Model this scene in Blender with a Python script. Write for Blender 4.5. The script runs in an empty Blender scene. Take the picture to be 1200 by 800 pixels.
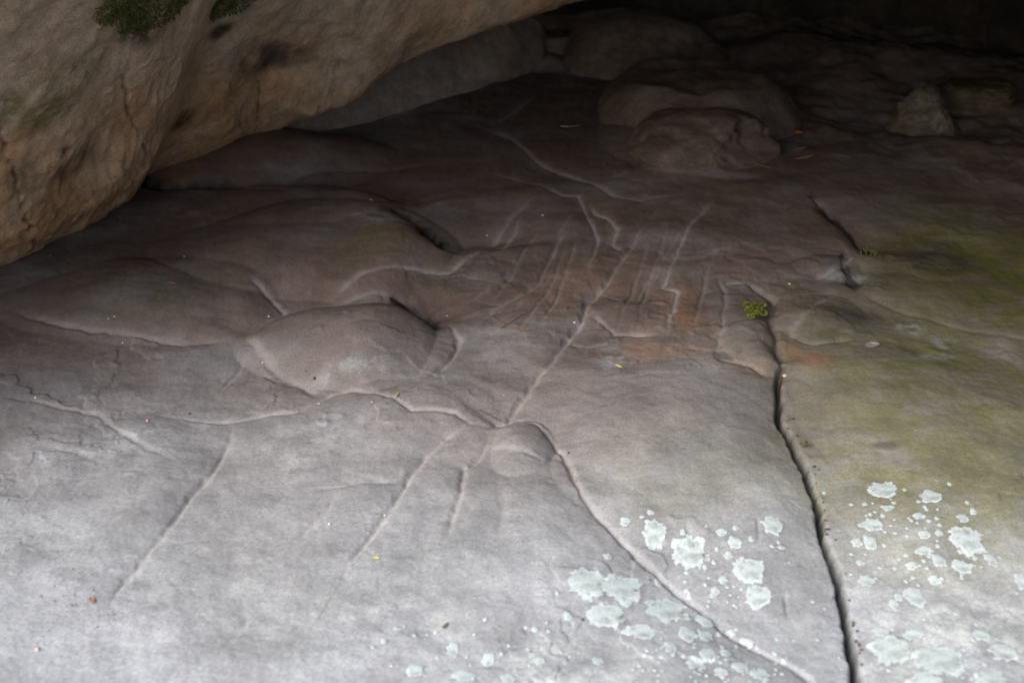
import bpy, math, random
import numpy as np
from mathutils import Vector, Matrix
random.seed(7)
S = bpy.context.scene
COL = S.collection
R = math.radians

# ------------------------------------------------------------------ camera
CAM_H, PITCH, FPX = 1.5, 28.0, 1287.0          # metres, degrees down, focal length in 1200-px units
CP, SP = math.cos(R(PITCH)), math.sin(R(PITCH))
cd = bpy.data.cameras.new('camera')
cd.sensor_width = 36.0
cd.lens = FPX/1200*36.0
cd.clip_start = 0.05
cd.clip_end = 500
cam = bpy.data.objects.new('camera', cd)
cam.location = (0, 0, CAM_H)
cam.rotation_euler = (R(90-PITCH), 0, 0)
COL.objects.link(cam)
S.camera = cam
cd.dof.use_dof = True
cd.dof.focus_distance = 3.1
cd.dof.aperture_fstop = 2.4

def ray(px, py):
    a = (np.asarray(px, float)-600)/FPX
    b = (400-np.asarray(py, float))/FPX
    return a, CP+b*SP, -SP+b*CP                 # world direction (x, y, z)

def ground(px, py, z=0.0):
    dx, dy, dz = ray(px, py)
    t = (z-CAM_H)/dz
    return dx*t, dy*t

def at_dist(px, py, y):                         # the world point along a sight line at forward distance y
    dx, dy, dz = ray(px, py)
    t = y/dy
    return np.array([dx*t, dy*t, CAM_H+dz*t])

def project(x, y, z):
    d = y*CP-(z-CAM_H)*SP
    u = y*SP+(z-CAM_H)*CP
    d = np.maximum(d, 1e-3)
    return 600+x/d*FPX, 400-u/d*FPX

# ------------------------------------------------------------------ noise
def _hash(ix, iy, iz, seed):
    n = (ix*374761393+iy*668265263+iz*2147483647+seed*974711) & 0xffffffff
    n = ((n ^ (n >> 13))*1274126177) & 0xffffffff
    n = ((n ^ (n >> 16))*2246822519) & 0xffffffff
    return ((n ^ (n >> 15)) & 0xffff)/32767.5-1.0

def noise2(x, y, seed=0):
    x = np.asarray(x, float); y = np.asarray(y, float)
    ix = np.floor(x).astype(np.int64); iy = np.floor(y).astype(np.int64)
    fx = x-ix; fy = y-iy
    u = fx*fx*fx*(fx*(fx*6-15)+10); v = fy*fy*fy*(fy*(fy*6-15)+10)
    def g(a, b):
        h = _hash(ix+a, iy+b, 0, seed)*math.pi
        return np.cos(h)*(fx-a)+np.sin(h)*(fy-b)
    return ((g(0, 0)*(1-u)+g(1, 0)*u)*(1-v)+(g(0, 1)*(1-u)+g(1, 1)*u)*v)*1.5

def noise3(x, y, z, seed=0):
    ix = np.floor(x).astype(np.int64); iy = np.floor(y).astype(np.int64); iz = np.floor(z).astype(np.int64)
    fx = x-ix; fy = y-iy; fz = z-iz
    s = lambda f: f*f*f*(f*(f*6-15)+10)
    u, v, w = s(fx), s(fy), s(fz)
    h = lambda a, b, c: _hash(ix+a, iy+b, iz+c, seed)
    l = lambda a, b, t: a+(b-a)*t
    return l(l(l(h(0,0,0), h(1,0,0), u), l(h(0,1,0), h(1,1,0), u), v),
             l(l(h(0,0,1), h(1,0,1), u), l(h(0,1,1), h(1,1,1), u), v), w)

def fbm2(x, y, octs=4, seed=0, gain=.5):
    s = 0; a = 1
    for o in range(octs):
        s = s+a*noise2(x*2**o+o*17.3, y*2**o-o*9.1, seed+o); a *= gain
    return s

def fbm3(x, y, z, octs=4, seed=0, gain=.5):
    s = 0; a = 1
    for o in range(octs):
        s = s+a*noise3(x*2**o+o*7.3, y*2**o-o*9.1, z*2**o+o*3.7, seed+o); a *= gain
    return s

def sstep(a, b, x):
    t = np.clip((x-a)/(b-a), 0, 1)
    return t*t*(3-2*t)

# ------------------------------------------------------------------ the floor's relief (all laid out on the ground in metres)
# groove: points (walked in order), width, depth, drop + reach of the shoulder on the left / right of the walk, dust, end taper
G = []
def groove(pts, w=.006, dep=.006, sl=.0, wl=.05, sr=.0, wr=.05, dust=.7, tp=.15, wd=.007, du_scale=True):
    xs, ys = ground([p[0] for p in pts], [p[1] for p in pts])
    if ys.mean() < 2.9: dust *= .72
    if ys.mean() > 3.3 and du_scale: dust = min(dust*1.3, 1.0); wd = wd*1.35; tp = tp*.6
    G.append((np.stack([xs, ys], 1), w, dep, sl, wl, sr, wr, dust, tp, wd))

# central groove from the ring junction to the far fan
groove([(572,496),(595,487),(608,467),(625,445),(644,425),(659,400),(676,377),(687,361),(688,347),(706,329),(719,314),(734,295),(749,272)], .009,.012,.024,.06,.006,.10,.95,.10,.009)
groove([(688,362),(700,368),(711,379),(719,387),(737,390),(760,392),(779,394)], .006,.006,.003,.04,.006,.05,.7,.2)
# fan of grooves left of it
groove([(507,432),(527,415),(537,400),(539,389),(561,370),(580,355),(610,339),(629,325),(644,299),(659,267)], .007,.008,.015,.05,.003,.08,.85,.12,.008)
groove([(383,349),(422,330),(475,323),(524,314),(550,299),(576,274),(602,250),(622,232)], .007,.006,.004,.05,.004,.10,.7,.2,.009)
groove([(560,305),(584,291),(604,261),(612,247)], .006,.004,.003,.04,.0,.05,.5,.3)
groove([(540,352),(561,342),(583,326),(605,305)], .006,.004,.004,.05,.0,.05,.35,.3,.009)
groove([(595,370),(612,345),(640,322),(650,300)], .005,.003,.002,.05,.0,.05,.3,.4)
groove([(685,316),(696,299),(700,280),(692,257),(677,229),(659,229),(629,214)], .006,.006,.008,.04,.002,.05,.8,.2)
groove([(734,295),(717,286),(723,269),(711,254),(696,246),(690,238)], .006,.006,.002,.03,.008,.05,.8,.2)
groove([(674,247),(659,260),(650,272)], .005,.004,.002,.04,.0,.05,.4,.3)
groove([(779,394),(786,370),(794,338),(777,331),(782,317),(797,284),(812,262),(835,240)], .006,.006,.009,.05,.003,.06,.75,.2)
groove([(739,353),(760,321),(768,304)], .006,.005,.006,.04,.0,.05,.7,.35)
groove([(760,335),(776,300),(800,270)], .006,.003,.003,.04,.0,.05,.3,.35)
for pts in ([(618,402),(648,352),(667,305),(678,262)], [(588,412),(624,360),(651,318),(665,272)], [(745,398),(752,350),(768,304),(786,262)],
            [(713,402),(734,350),(748,315),(764,270)], [(815,410),(818,360),(828,320),(843,285)], [(556,372),(590,330),(618,286),(640,250)]):
    groove(pts, .006, .005, .007, .045, .0, .05, .42, .4, .007, False)
for pts in ([(610,322),(650,318),(690,330)], [(480,322),(540,318),(600,330)], [(545,345),(580,350),(615,348)], [(700,300),(740,305),(790,318)], [(655,392),(690,402),(725,398)], [(690,330),(730,345),(775,345)]):
    groove(pts, .005, .003, .0, .04, .003, .05, .45, .35, .006)
for pts in ([(345,640),(362,612),(385,590),(400,572)], [(520,640),(548,600),(565,575)], [(255,770),(290,720),(330,690)], [(470,560),(430,556),(380,566)], [(35,520),(90,530),(130,545)], [(180,640),(225,628),(260,600)], [(585,560),(590,600),(583,640)], [(700,450),(760,444),(820,450)]):
    groove(pts, .009, .003, .004, .08, .0, .05, .28, .4, .012)
# far groove running from the back towards the boulders
groove([(560,146),(572,150),(599,159),(621,180),(647,197),(689,214),(719,231),(752,238),(797,234)], .010,.008,.006,.09,.006,.09,.5,.2,.011)
groove([(572,146),(602,131),(625,112)], .010,.004,.003,.08,.0,.05,.5,.4,.011)
groove([(560,197),(630,214),(665,232)], .010,.004,.003,.08,.0,.05,.25,.4,.011)
# oval boss: rim
groove([(287,394),(300,384),(319,368),(355,360),(400,351),(437,346),(475,348),(505,360),(524,372),(537,389),(537,400),(527,415),(507,432)], .008,.006,.0,.06,.010,.045,.65,.05,.009)
groove([(375,457),(352,443),(326,431),(304,415),(287,394)], .014,.008,.004,.05,.004,.05,.85,.10,.016)
groove([(507,432),(470,440),(430,447),(400,452)], .008,.002,.003,.04,.0,.05,.4,.3,.010)
groove([(572,496),(550,494),(535,484),(512,481),(482,480),(464,467),(437,456),(410,452),(385,456),(375,462),(352,475),(300,481),(270,487),(230,486),(187,482)], .007,.006,.006,.05,.004,.06,.7,.14,.008)
# left side
groove([(0,362),(49,377),(101,389),(150,394),(210,400),(270,394),(287,394)], .010,.007,.010,.06,.004,.08,.75,.2,.010)
groove([(289,331),(315,346),(330,359),(319,370)], .009,.007,.002,.04,.008,.05,.7,.2,.011)
groove([(252,455),(270,434),(292,411)], .007,.005,.003,.05,.0,.05,.6,.3,.009)
groove([(-40,452),(0,460),(41,466),(75,475),(112,484),(150,509),(172,524),(210,537),(240,542)], .009,.004,.004,.07,.003,.07,.4,.25,.010)
groove([(120,725),(160,660),(190,625),(220,582),(245,547),(268,512),(270,488)], .008,.006,.016,.06,.006,.12,.55,.22,.010)
groove([(407,662),(425,632),(460,585),(480,555),(500,527),(520,509),(550,494)], .008,.007,.012,.06,.005,.10,.7,.15,.009)
groove([(505,655),(515,645),(535,590),(545,542),(550,541),(565,526),(571,512),(572,496)], .008,.008,.010,.05,.006,.07,.65,.3,.008)
groove([(360,575),(420,562),(475,559)], .008,.004,.002,.05,.003,.05,.6,.3,.010)
groove([(235,660),(300,655),(340,643),(375,600)], .010,.003,.003,.08,.0,.05,.3,.4,.012)
groove([(90,600),(130,570),(165,540)], .010,.003,.003,.08,.0,.05,.3,.4,.012)
# ring round the little dome and the long groove to the lower right
groove([(572,496),(584,490),(610,488),(632,496),(647,509),(659,527),(667,548),(678,570),(700,602),(735,637),(775,667)], .008,.008,.004,.10,.013,.06,.6,.06,.008)
groove([(735,637),(775,667),(815,700),(860,735),(910,765),(950,795),(975,825),(1005,870)], .007,.008,.004,.08,.012,.09,.12,.12,.009)
groove([(565,526),(580,523),(606,531),(640,542)], .007,.004,.003,.04,.004,.05,.3,.3)
groove([(805,612),(812,628),(836,652)], .010,.005,.004,.06,.004,.06,.1,.3)
groove([(886,612),(888,626),(887,640)], .004,.006,.0,.06,.0,.06,.0,.3)
groove([(918,716),(923,700),(922,688)], .004,.005,.0,.06,.0,.06,.0,.3)
# deep dark crack on the right
J = [(916,434),(912,462),(914,494),(927,524),(941,548),(957,590),(970,630),(982,670),(992,710),(1000,750),(1005,795),(1008,820),(1014,900),(1032,1050),(1050,1250),(1100,1700)]
groove(J, .0068,.075,.004,.02,.018,.07,.0,.03)
groove([(875,332),(893,340),(909,351),(901,372),(907,396),(910,412),(916,434)], .011,.018,.004,.03,.012,.06,.15,.1)
groove([(845,331),(860,330),(875,332)], .007,.006,.0,.03,.004,.05,.5,.2)
groove([(837,434),(847,389),(849,345),(838,318)], .007,.006,.004,.04,.004,.05,.55,.2)
groove([(837,432),(850,432),(875,437),(900,449)], .007,.006,.0,.03,.005,.05,.4,.2)
groove([(984,344),(957,362),(931,389),(920,409)], .009,.005,.004,.05,.003,.05,.5,.2,.011)
groove([(909,351),(935,345),(984,344)], .008,.004,.004,.05,.003,.05,.3,.2)
groove([(925,400),(950,408),(985,404),(1010,404)], .008,.005,.0,.03,.004,.04,.5,.3)
groove([(1002,340),(1062,366),(1119,381),(1200,398),(1300,420)], .010,.004,.003,.08,.002,.05,.08,.15)
groove([(950,236),(972,252),(999,272),(1021,302)], .010,.004,.0,.07,.038,.035,.0,.35)
groove([(985,300),(992,322),(1003,342)], .008,.004,.0,.07,.030,.035,.0,.35)
groove([(1003,300),(975,318),(955,330)], .008,.008,.004,.04,.0,.05,.7,.3)
# steep lee sides of the humps (long gentle side towards the light)
groove([(448,250),(465,253),(484,260),(500,272),(514,289),(520,300)], .022,.055,.0,.2,.060,.06,.0,.5)
groove([(380,222),(415,219),(446,222),(472,233),(480,242)], .018,.035,.0,.2,.040,.05,.0,.5)
groove([(455,346),(475,348),(494,355),(510,370),(520,385)], .020,.040,.0,.14,.055,.06,.0,.5)
# ledges below the wall
groove([(158,199),(166,215),(187,219),(232,214),(270,215),(300,220),(332,229)], .020,.08,.01,.05,.0,.05,.0,.2,.012)
groove([(300,219),(350,207),(400,198),(475,189),(520,186)], .012,.010,.012,.06,.0,.05,.1,.3)
# sandy line round the far pan
groove([(445,142),(494,122),(542,107),(602,80),(650,79),(690,82),(715,92),(733,108),(750,120),(757,150),(765,180)], .014,.004,.0,.05,.004,.08,.6,.1,.022)

# humps: centre px, reach left/right/near/far px, height, power
HB = []
def hump(c, l, r, n, f, h, p=1.3):
    x, y = ground(*c)
    xl, _ = ground(c[0]-l, c[1]); xr, _ = ground(c[0]+r, c[1])
    _, yn = ground(c[0], c[1]+n); _, yf = ground(c[0], c[1]-f)
    HB.append((float(x), float(y), float(x-xl), float(xr-x), float(y-yn), float(yf-y), h, p))
hump((428,400),150,84,56,46,.085,1.0)
hump((440,290),260,95,60,45,.080,1.0)
hump((395,238),190,95,40,28,.045,1.1)
hump((185,352),190,130,48,44,.040,1.0)
hump((612,520),42,48,38,30,.026,.8)
hump((500,470),120,80,60,30,.012,1.0)
hump((845,540),190,120,110,120,.030,1.0)
hump((620,640),120,170,140,110,.022,1.0)
hump((1110,520),190,200,200,130,.030,1.0)
hump((300,182),135,165,34,32,.085,.9)
hump((870,395),40,36,50,58,.015,.9)
hump((895,432),26,22,16,16,.012,.9)
hump((980,312),40,26,18,14,.018,1.0)
hump((960,375),60,60,34,34,.018,.9)
hump((760,150),60,130,60,70,.05,1.2)
hump((930,60),120,140,50,45,.10,1.2)
hump((1150,90),120,150,30,45,.08,1.2)
hump((1060,30),120,120,30,30,.12,1.2)
hump((1090,165),60,80,25,25,.03,1.2)
hump((640,72),65,40,12,10,.06,1.0)
hump((610,55),30,40,12,10,-.35,1.0)

def hump_h(x, y):
    z = np.zeros_like(x)
    wx = x+.05*noise2(x*2.7, y*2.7, 51); wy = y+.05*noise2(x*2.7, y*2.7, 52)
    for cx, cy, a, b, n, f, h, p in HB:
        dx = wx-cx; dy = wy-cy
        rx = np.where(dx < 0, dx/a, dx/b); ry = np.where(dy < 0, dy/n, dy/f)
        q = rx*rx+ry*ry
        z += h*np.clip(1-q, 0, 1)**p
    return z

def relief(x, y, want_dust=False):
    x = np.asarray(x, float).ravel(); y = np.asarray(y, float).ravel()
    z = .030*noise2(x*.7, y*.7, 1)+.012*noise2(x*2.1, y*2.1, 2)+.005*noise2(x*5.5, y*5.5, 3)
    z += .0020*noise2(x*14, y*14, 4)+.0011*noise2(x*33, y*33, 5)+.0006*noise2(x*80, y*80, 6)
    # thin flaked layers of the stone with crisp broken edges
    for sd_, hgt, fq, gate in ((301, .0034, 1.5, -.05), (311, .0027, 2.6, .05), (321, .0020, 4.3, .08)):
        fl_ = fbm2(x*fq, y*fq, 5, sd_, .55)
        gt = sstep(gate, gate+.35, noise2(x*1.1, y*1.1, sd_+7))
        z += hgt*gt*sstep(-.012, .012, fl_-.12)
    # the back of the shelter is rougher
    rough = sstep(4.4, 5.6, y+.35*np.clip(x-.6, -1, 3))*sstep(.2, .9, x)
    z += rough*(.035*fbm2(x*1.9, y*1.9, 4, 21)+.007*fbm2(x*9, y*9, 3, 22))
    z += hump_h(x, y)
    wx = x+.007*noise2(x*8, y*8, 31)+.003*noise2(x*37, y*37, 33)
    wy = y+.007*noise2(x*8, y*8, 32)+.003*noise2(x*37, y*37, 34)
    dust = np.zeros_like(x)
    dv = .65+.5*noise2(x*7, y*7, 41)
    crack = np.zeros_like(x)
    for P, w, dep, sl, wl, sr, wr, du, tp, wd in G:
        s0 = max(sl, sr)
        reach = max((2.6*max([wl if sl >= s0-1e-9 else max(wl*2.2, .17), wr if sr >= s0-1e-9 else max(wr*2.2, .17)])) if s0 > 0 else 0, 3*w, 9*wd if du else 0)+.03
        lo = P.min(0)-reach; hi = P.max(0)+reach
        idx = np.nonzero((wx > lo[0]) & (wx < hi[0]) & (wy > lo[1]) & (wy < hi[1]))[0]
        if len(idx) == 0: continue
        qx = wx[idx]; qy = wy[idx]
        seg = P[1:]-P[:-1]; L = np.hypot(seg[:, 0], seg[:, 1]); cum = np.concatenate([[0], np.cumsum(L)])
        best = np.full(len(idx), 1e9); side = np.zeros(len(idx)); par = np.zeros(len(idx))
        for k in range(len(seg)):
            ax, ay = P[k]; sx, sy = seg[k]
            j = np.nonzero((qx > min(ax, ax+sx)-reach) & (qx < max(ax, ax+sx)+reach) & (qy > min(ay, ay+sy)-reach) & (qy < max(ay, ay+sy)+reach))[0]
            if len(j) == 0: continue
            jx = qx[j]-ax; jy = qy[j]-ay
            t = np.clip((jx*sx+jy*sy)/(L[k]**2+1e-12), 0, 1)
            ex = jx-t*sx; ey = jy-t*sy
            d2 = ex*ex+ey*ey
            m = d2 < best[j]
            jm = j[m]
            best[jm] = d2[m]
            side[jm] = (sx*ey-sy*ex)[m]
            par[jm] = cum[k]+t[m]*L[k]
        keep = np.nonzero(best < reach*reach)[0]
        if len(keep) == 0: continue
        idx = idx[keep]; best = best[keep]; side = side[keep]; par = par[keep]; qx = qx[keep]; qy = qy[keep]
        d = np.sqrt(best)
        u = par/cum[-1]
        amp = np.minimum(sstep(0, tp, u), sstep(0, tp, 1-u)) if tp > 0 else np.ones_like(u)
        if tp < .2: amp = .25+.75*amp
        fade = np.clip(amp*(.8+.35*noise2(qx*4, qy*4, 61)), 0, 1.2)
        # signed side, softened across the line's ends so that shoulders join
        lf = side > 0
        wwL = np.where(lf, wl, wr)
        drop = np.where(lf, sl, sr)
        # shoulder depth at the line is the larger of the two, each side recovers over its own reach
        s0 = max(sl, sr)
        small = min(sl, sr)
        reachd = np.where(drop >= s0-1e-9, wwL, np.maximum(wwL*2.2, .17))
        z[idx] -= s0*fade*np.exp(-(d/reachd)**1.25)*np.clip(1-(d/(2.6*reachd))**2, 0, 1)
        ja = .5 if dep > .07 else 1.0
        wv = w*np.clip(1+ja*(.55*noise2(qx*23, qy*23, 62)+.25*noise2(qx*70, qy*70, 63)), .35, 2)
        z[idx] -= dep*fade*np.exp(-(d/wv)**2)
        if du:
            wdv = wd*np.clip(1+.7*noise2(qx*17, qy*17, 64), .3, 2.2); dd = np.exp(-(d/wdv)**2)+.28*np.exp(-(d/(3.2*wd))**2)
            dust[idx] = np.maximum(dust[idx], np.clip(du*fade*dd*(dv[idx]), 0, 1))
        if dep > .07:
            crack[idx] = np.maximum(crack[idx], fade*np.exp(-(d/(wv*1.1))**2))
    if want_dust: return z, dust, crack
    return z

def on_floor(px, py):
    z = 0.0
    for _ in range(4):
        x, y = ground(px, py, z)
        z = float(relief(np.array([x]), np.array([y]))[0])
    return float(x), float(y), z

# ------------------------------------------------------------------ helpers
def tag(o, label=None, cat=None, group=None, kind=None):
    if label: o['label'] = label
    if cat: o['category'] = cat
    if group: o['group'] = group
    if kind: o['kind'] = kind
    return o

def mesh_np(name, verts, quads, mat, smooth=True, attrs=None, tris=None):
    me = bpy.data.meshes.new(name)
    verts = np.asarray(verts, np.float32)
    q = np.asarray(quads, np.int32).reshape(-1, 4) if quads is not None and len(quads) else np.zeros((0, 4), np.int32)
    t = np.asarray(tris, np.int32).reshape(-1, 3) if tris is not None and len(tris) else np.zeros((0, 3), np.int32)
    me.vertices.add(len(verts)); me.vertices.foreach_set('co', verts.ravel())
    me.loops.add(q.size+t.size)
    me.loops.foreach_set('vertex_index', np.concatenate([q.ravel(), t.ravel()]))
    me.polygons.add(len(q)+len(t))
    st = np.concatenate([np.arange(len(q))*4, len(q)*4+np.arange(len(t))*3]).astype(np.int32)
    me.polygons.foreach_set('loop_start', st)
    me.polygons.foreach_set('loop_total', np.concatenate([np.full(len(q), 4), np.full(len(t), 3)]).astype(np.int32))
    me.update(calc_edges=True)
    me.validate()
    if smooth: me.polygons.foreach_set('use_smooth', np.ones(len(me.polygons), bool))
    for nm, arr in (attrs or {}).items():
        a = me.attributes.new(nm, 'FLOAT', 'POINT')
        a.data.foreach_set('value', np.asarray(arr, np.float32).ravel())
    me.materials.append(mat)
    o = bpy.data.objects.new(name, me)
    COL.objects.link(o)
    return o

def grid_quads(nr, nc):
    i = np.arange(nr*nc).reshape(nr, nc)
    return np.stack([i[:-1, :-1], i[:-1, 1:], i[1:, 1:], i[1:, :-1]], -1).reshape(-1, 4)

# ------------------------------------------------------------------ materials
class NT:
    def __init__(s, name):
        s.m = bpy.data.materials.new(name); s.m.use_nodes = True
        s.t = s.m.node_tree; s.t.nodes.clear()
        s.out = s.n('ShaderNodeOutputMaterial')
    def n(s, kind, **kw):
        nd = s.t.nodes.new(kind)
        for k, v in kw.items(): setattr(nd, k, v)
        return nd
    def l(s, a, b): s.t.links.new(a, b)
    def coord(s):
        return s.n('ShaderNodeTexCoord').outputs['Object']
    def noise(s, scale, detail=6, rough=.6, vec=None, dist=0.0, stretch=None):
        nd = s.n('ShaderNodeTexNoise'); nd.inputs['Scale'].default_value = scale
        nd.inputs['Detail'].default_value = detail; nd.inputs['Roughness'].default_value = rough
        nd.inputs['Distortion'].default_value = dist
        v = vec or s.coord()
        if stretch:
            mp = s.n('ShaderNodeMapping'); mp.inputs['Scale'].default_value = stretch
            mp.inputs['Rotation'].default_value = (0, 0, R(12))
            s.l(v, mp.inputs['Vector']); v = mp.outputs[0]
        s.l(v, nd.inputs['Vector'])
        return nd.outputs[0]
    def ramp(s, fac, lo, hi, a=0.0, b=1.0):
        nd = s.n('ShaderNodeMapRange'); nd.interpolation_type = 'SMOOTHSTEP'
        s.l(fac, nd.inputs[0])
        for k, v in zip((1, 2, 3, 4), (lo, hi, a, b)): nd.inputs[k].default_value = v
        return nd.outputs[0]
    def mix(s, fac, a, b, mode='MIX'):
        nd = s.n('ShaderNodeMix', data_type='RGBA', blend_type=mode)
        for i, v in ((0, fac), (6, a), (7, b)):
            if isinstance(v, (int, float)): nd.inputs[i].default_value = v
            elif isinstance(v, tuple): nd.inputs[i].default_value = (*v, 1)
            else: s.l(v, nd.inputs[i])
        return nd.outputs[2]
    def math(s, op, a, b):
        nd = s.n('ShaderNodeMath', operation=op)
        for i, v in ((0, a), (1, b)):
            if isinstance(v, (int, float)): nd.inputs[i].default_value = v
            else: s.l(v, nd.inputs[i])
        return nd.outputs[0]
    def attr(s, name):
        nd = s.n('ShaderNodeAttribute'); nd.attribute_name = name
        return nd.outputs['Fac']
    def bsdf(s, col, rough=.9, bumps=(), spec=.25):
        b = s.n('ShaderNodeBsdfPrincipled')
        if isinstance(col, tuple): b.inputs['Base Color'].default_value = (*col, 1)
        else: s.l(col, b.inputs['Base Color'])
        if isinstance(rough, (int, float)): b.inputs['Roughness'].default_value = rough
        else: s.l(rough, b.inputs['Roughness'])
        b.inputs['Specular IOR Level'].default_value = spec
        prev = None
        for h, st, dist in bumps:
            bp = s.n('ShaderNodeBump'); bp.inputs['Strength'].default_value = st; bp.inputs['Distance'].default_value = dist
            s.l(h, bp.inputs['Height'])
            if prev: s.l(prev, bp.inputs['Normal'])
            prev = bp.outputs[0]
        if prev: s.l(prev, b.inputs['Normal'])
        s.l(b.outputs[0], s.out.inputs[0])
        return b

def floor_material():
    k = NT('sandstone_floor')
    big = k.noise(1.6, 6, .6)
    c = k.mix(k.ramp(big, .35, .65), (.264, .279, .294), (.303, .320, .342))
    c = k.mix(k.math('MULTIPLY', k.attr('brown'), k.ramp(k.noise(3.0, 5, .6), .25, .6, .6, 1.0)), c, (.182, .128, .104))
    c = k.mix(k.math('MULTIPLY', k.attr('green'), k.ramp(k.noise(6.0, 9, .72, dist=.5), .36, .58, .35, 1.0)), c, (.150, .148, .042))
    c = k.mix(k.math('MULTIPLY', k.attr('orange'), k.ramp(k.noise(7.0, 6, .65), .36, .62, .1, 1.0)), c, (.330, .180, .090))
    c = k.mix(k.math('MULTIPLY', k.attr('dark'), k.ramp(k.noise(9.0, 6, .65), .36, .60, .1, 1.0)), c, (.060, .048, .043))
    c = k.mix(k.math('MULTIPLY', k.attr('pale'), k.ramp(k.noise(16.0, 8, .7), .40, .62, .0, 1.0)), c, (.45, .475, .475))
    # mottling, streaks and grain of the sandstone itself
    c = k.mix(1.0, c, k.mix(k.ramp(k.noise(9, 5, .6), .28, .72), (.84, .84, .845), (1.13, 1.125, 1.12)), 'MULTIPLY')
    c = k.mix(1.0, c, k.mix(k.ramp(k.noise(120, 3, .6), .32, .68), (.91, .91, .91), (1.085, 1.085, 1.085)), 'MULTIPLY')
    c = k.mix(1.0, c, k.mix(k.ramp(k.noise(260, 4, .75), .32, .70), (.80, .80, .80), (1.19, 1.19, 1.19)), 'MULTIPLY')
    c = k.mix(1.0, c, k.mix(k.ramp(k.noise(2.6, 7, .68, dist=.6), .40, .62), (.87, .865, .855), (1.05, 1.05, 1.055)), 'MULTIPLY')
    c = k.mix(k.math('MULTIPLY', k.ramp(k.noise(6.5, 9, .74, dist=.4), .55, .68), .28), c, (.17, .15, .135))
    vo = k.n('ShaderNodeTexVoronoi'); vo.inputs['Scale'].default_value = 120; k.l(k.coord(), vo.inputs['Vector'])
    pit = k.math('MULTIPLY', k.ramp(vo.outputs['Distance'], .10, .26, 1, 0), k.ramp(k.noise(5, 4, .6), .45, .62))
    c = k.mix(k.math('MULTIPLY', pit, .55), c, (.11, .095, .085))
    sp = k.ramp(k.noise(95, 3, .6), .67, .74)
    c = k.mix(k.math('MULTIPLY', sp, .5), c, (.12, .10, .09))
    sp2 = k.ramp(k.noise(70, 3, .6, dist=.3), .70, .76)
    c = k.mix(k.math('MULTIPLY', sp2, .45), c, (.55, .54, .52))
    d = k.math('MULTIPLY', k.attr('dust'), k.ramp(k.noise(60, 4, .7), .25, .6, .55, 1.0))
    c = k.mix(k.math('MULTIPLY', d, .85), c, (.46, .42, .40))
    c = k.mix(k.math('MULTIPLY', k.attr('film_shade'), k.ramp(k.noise(40, 5, .7), .2, .5, .7, 1.0)), c, (.028, .022, .019))
    c = k.mix(k.attr('crack'), c, (.030, .026, .020))
    k.bsdf(c, .92, ((k.noise(26, 5, .6), .2, .006), (k.noise(170, 5, .75), .3, .0016), (k.math('MULTIPLY', pit, -1.0), .5, .0016)), .2)
    return k.m

def wall_material():
    k = NT('stained_sandstone_wall')
    c = k.mix(k.ramp(k.noise(1.7, 6, .6), .35, .65), (.58, .41, .28), (.64, .485, .36))
    c = k.mix(k.math('MULTIPLY', k.attr('orange'), k.ramp(k.noise(4.0, 7, .65), .33, .60, .25, 1.0)), c, (.63, .345, .150))
    c = k.mix(k.math('MULTIPLY', k.attr('pale'), k.ramp(k.noise(5.0, 7, .65), .30, .60, .3, 1.0)), c, (.58, .475, .375))
    c = k.mix(k.math('MULTIPLY', k.attr('green'), k.ramp(k.noise(9.0, 7, .65), .36, .60, .1, 1.0)), c, (.125, .135, .040))
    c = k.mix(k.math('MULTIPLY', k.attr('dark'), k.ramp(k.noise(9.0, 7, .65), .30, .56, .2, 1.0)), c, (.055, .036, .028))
    c = k.mix(1.0, c, k.mix(k.ramp(k.noise(12, 9, .72), .28, .72), (.72, .71, .70), (1.22, 1.2, 1.18)), 'MULTIPLY')
    c = k.mix(1.0, c, k.mix(k.ramp(k.noise(150, 4, .75), .30, .72), (.78, .78, .78), (1.2, 1.2, 1.2)), 'MULTIPLY')
    c = k.mix(k.math('MULTIPLY', k.ramp(k.noise(45, 3, .6), .66, .73), .6), c, (.10, .065, .045))
    k.bsdf(c, .9, ((k.noise(20, 9, .72), .55, .02), (k.noise(120, 5, .75), .5, .003)), .2)
    return k.m

def rock_material(name, ca, cb, spots=None, scale=3.0, top=None):
    k = NT(name)
    c = k.mix(k.ramp(k.noise(scale, 7, .65), .35, .65), ca, cb)
    if top:                                     # a crust with a shape of its own on this rock
        c = k.mix(k.ramp(k.noise(scale*3, 6, .7, dist=.8), .50, .60), c, top)
    c = k.mix(1.0, c, k.mix(k.ramp(k.noise(14, 9, .72), .28, .72), (.7, .7, .7), (1.22, 1.2, 1.18)), 'MULTIPLY')
    c = k.mix(1.0, c, k.mix(k.ramp(k.noise(130, 4, .75), .30, .72), (.78, .78, .78), (1.2, 1.2, 1.2)), 'MULTIPLY')
    k.bsdf(c, .92, ((k.noise(16, 8, .7), .5, .02), (k.noise(90, 5, .75), .5, .004)), .2)
    return k.m

def plain_material(name, ca, cb, scale=60, rough=.7, spec=.3, trans=False):
    k = NT(name)
    c = k.mix(k.ramp(k.noise(scale, 4, .6), .35, .65), ca, cb)
    k.bsdf(c, rough, ((k.noise(scale*3, 3, .6), .3, .001),), spec)
    return k.m

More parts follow.
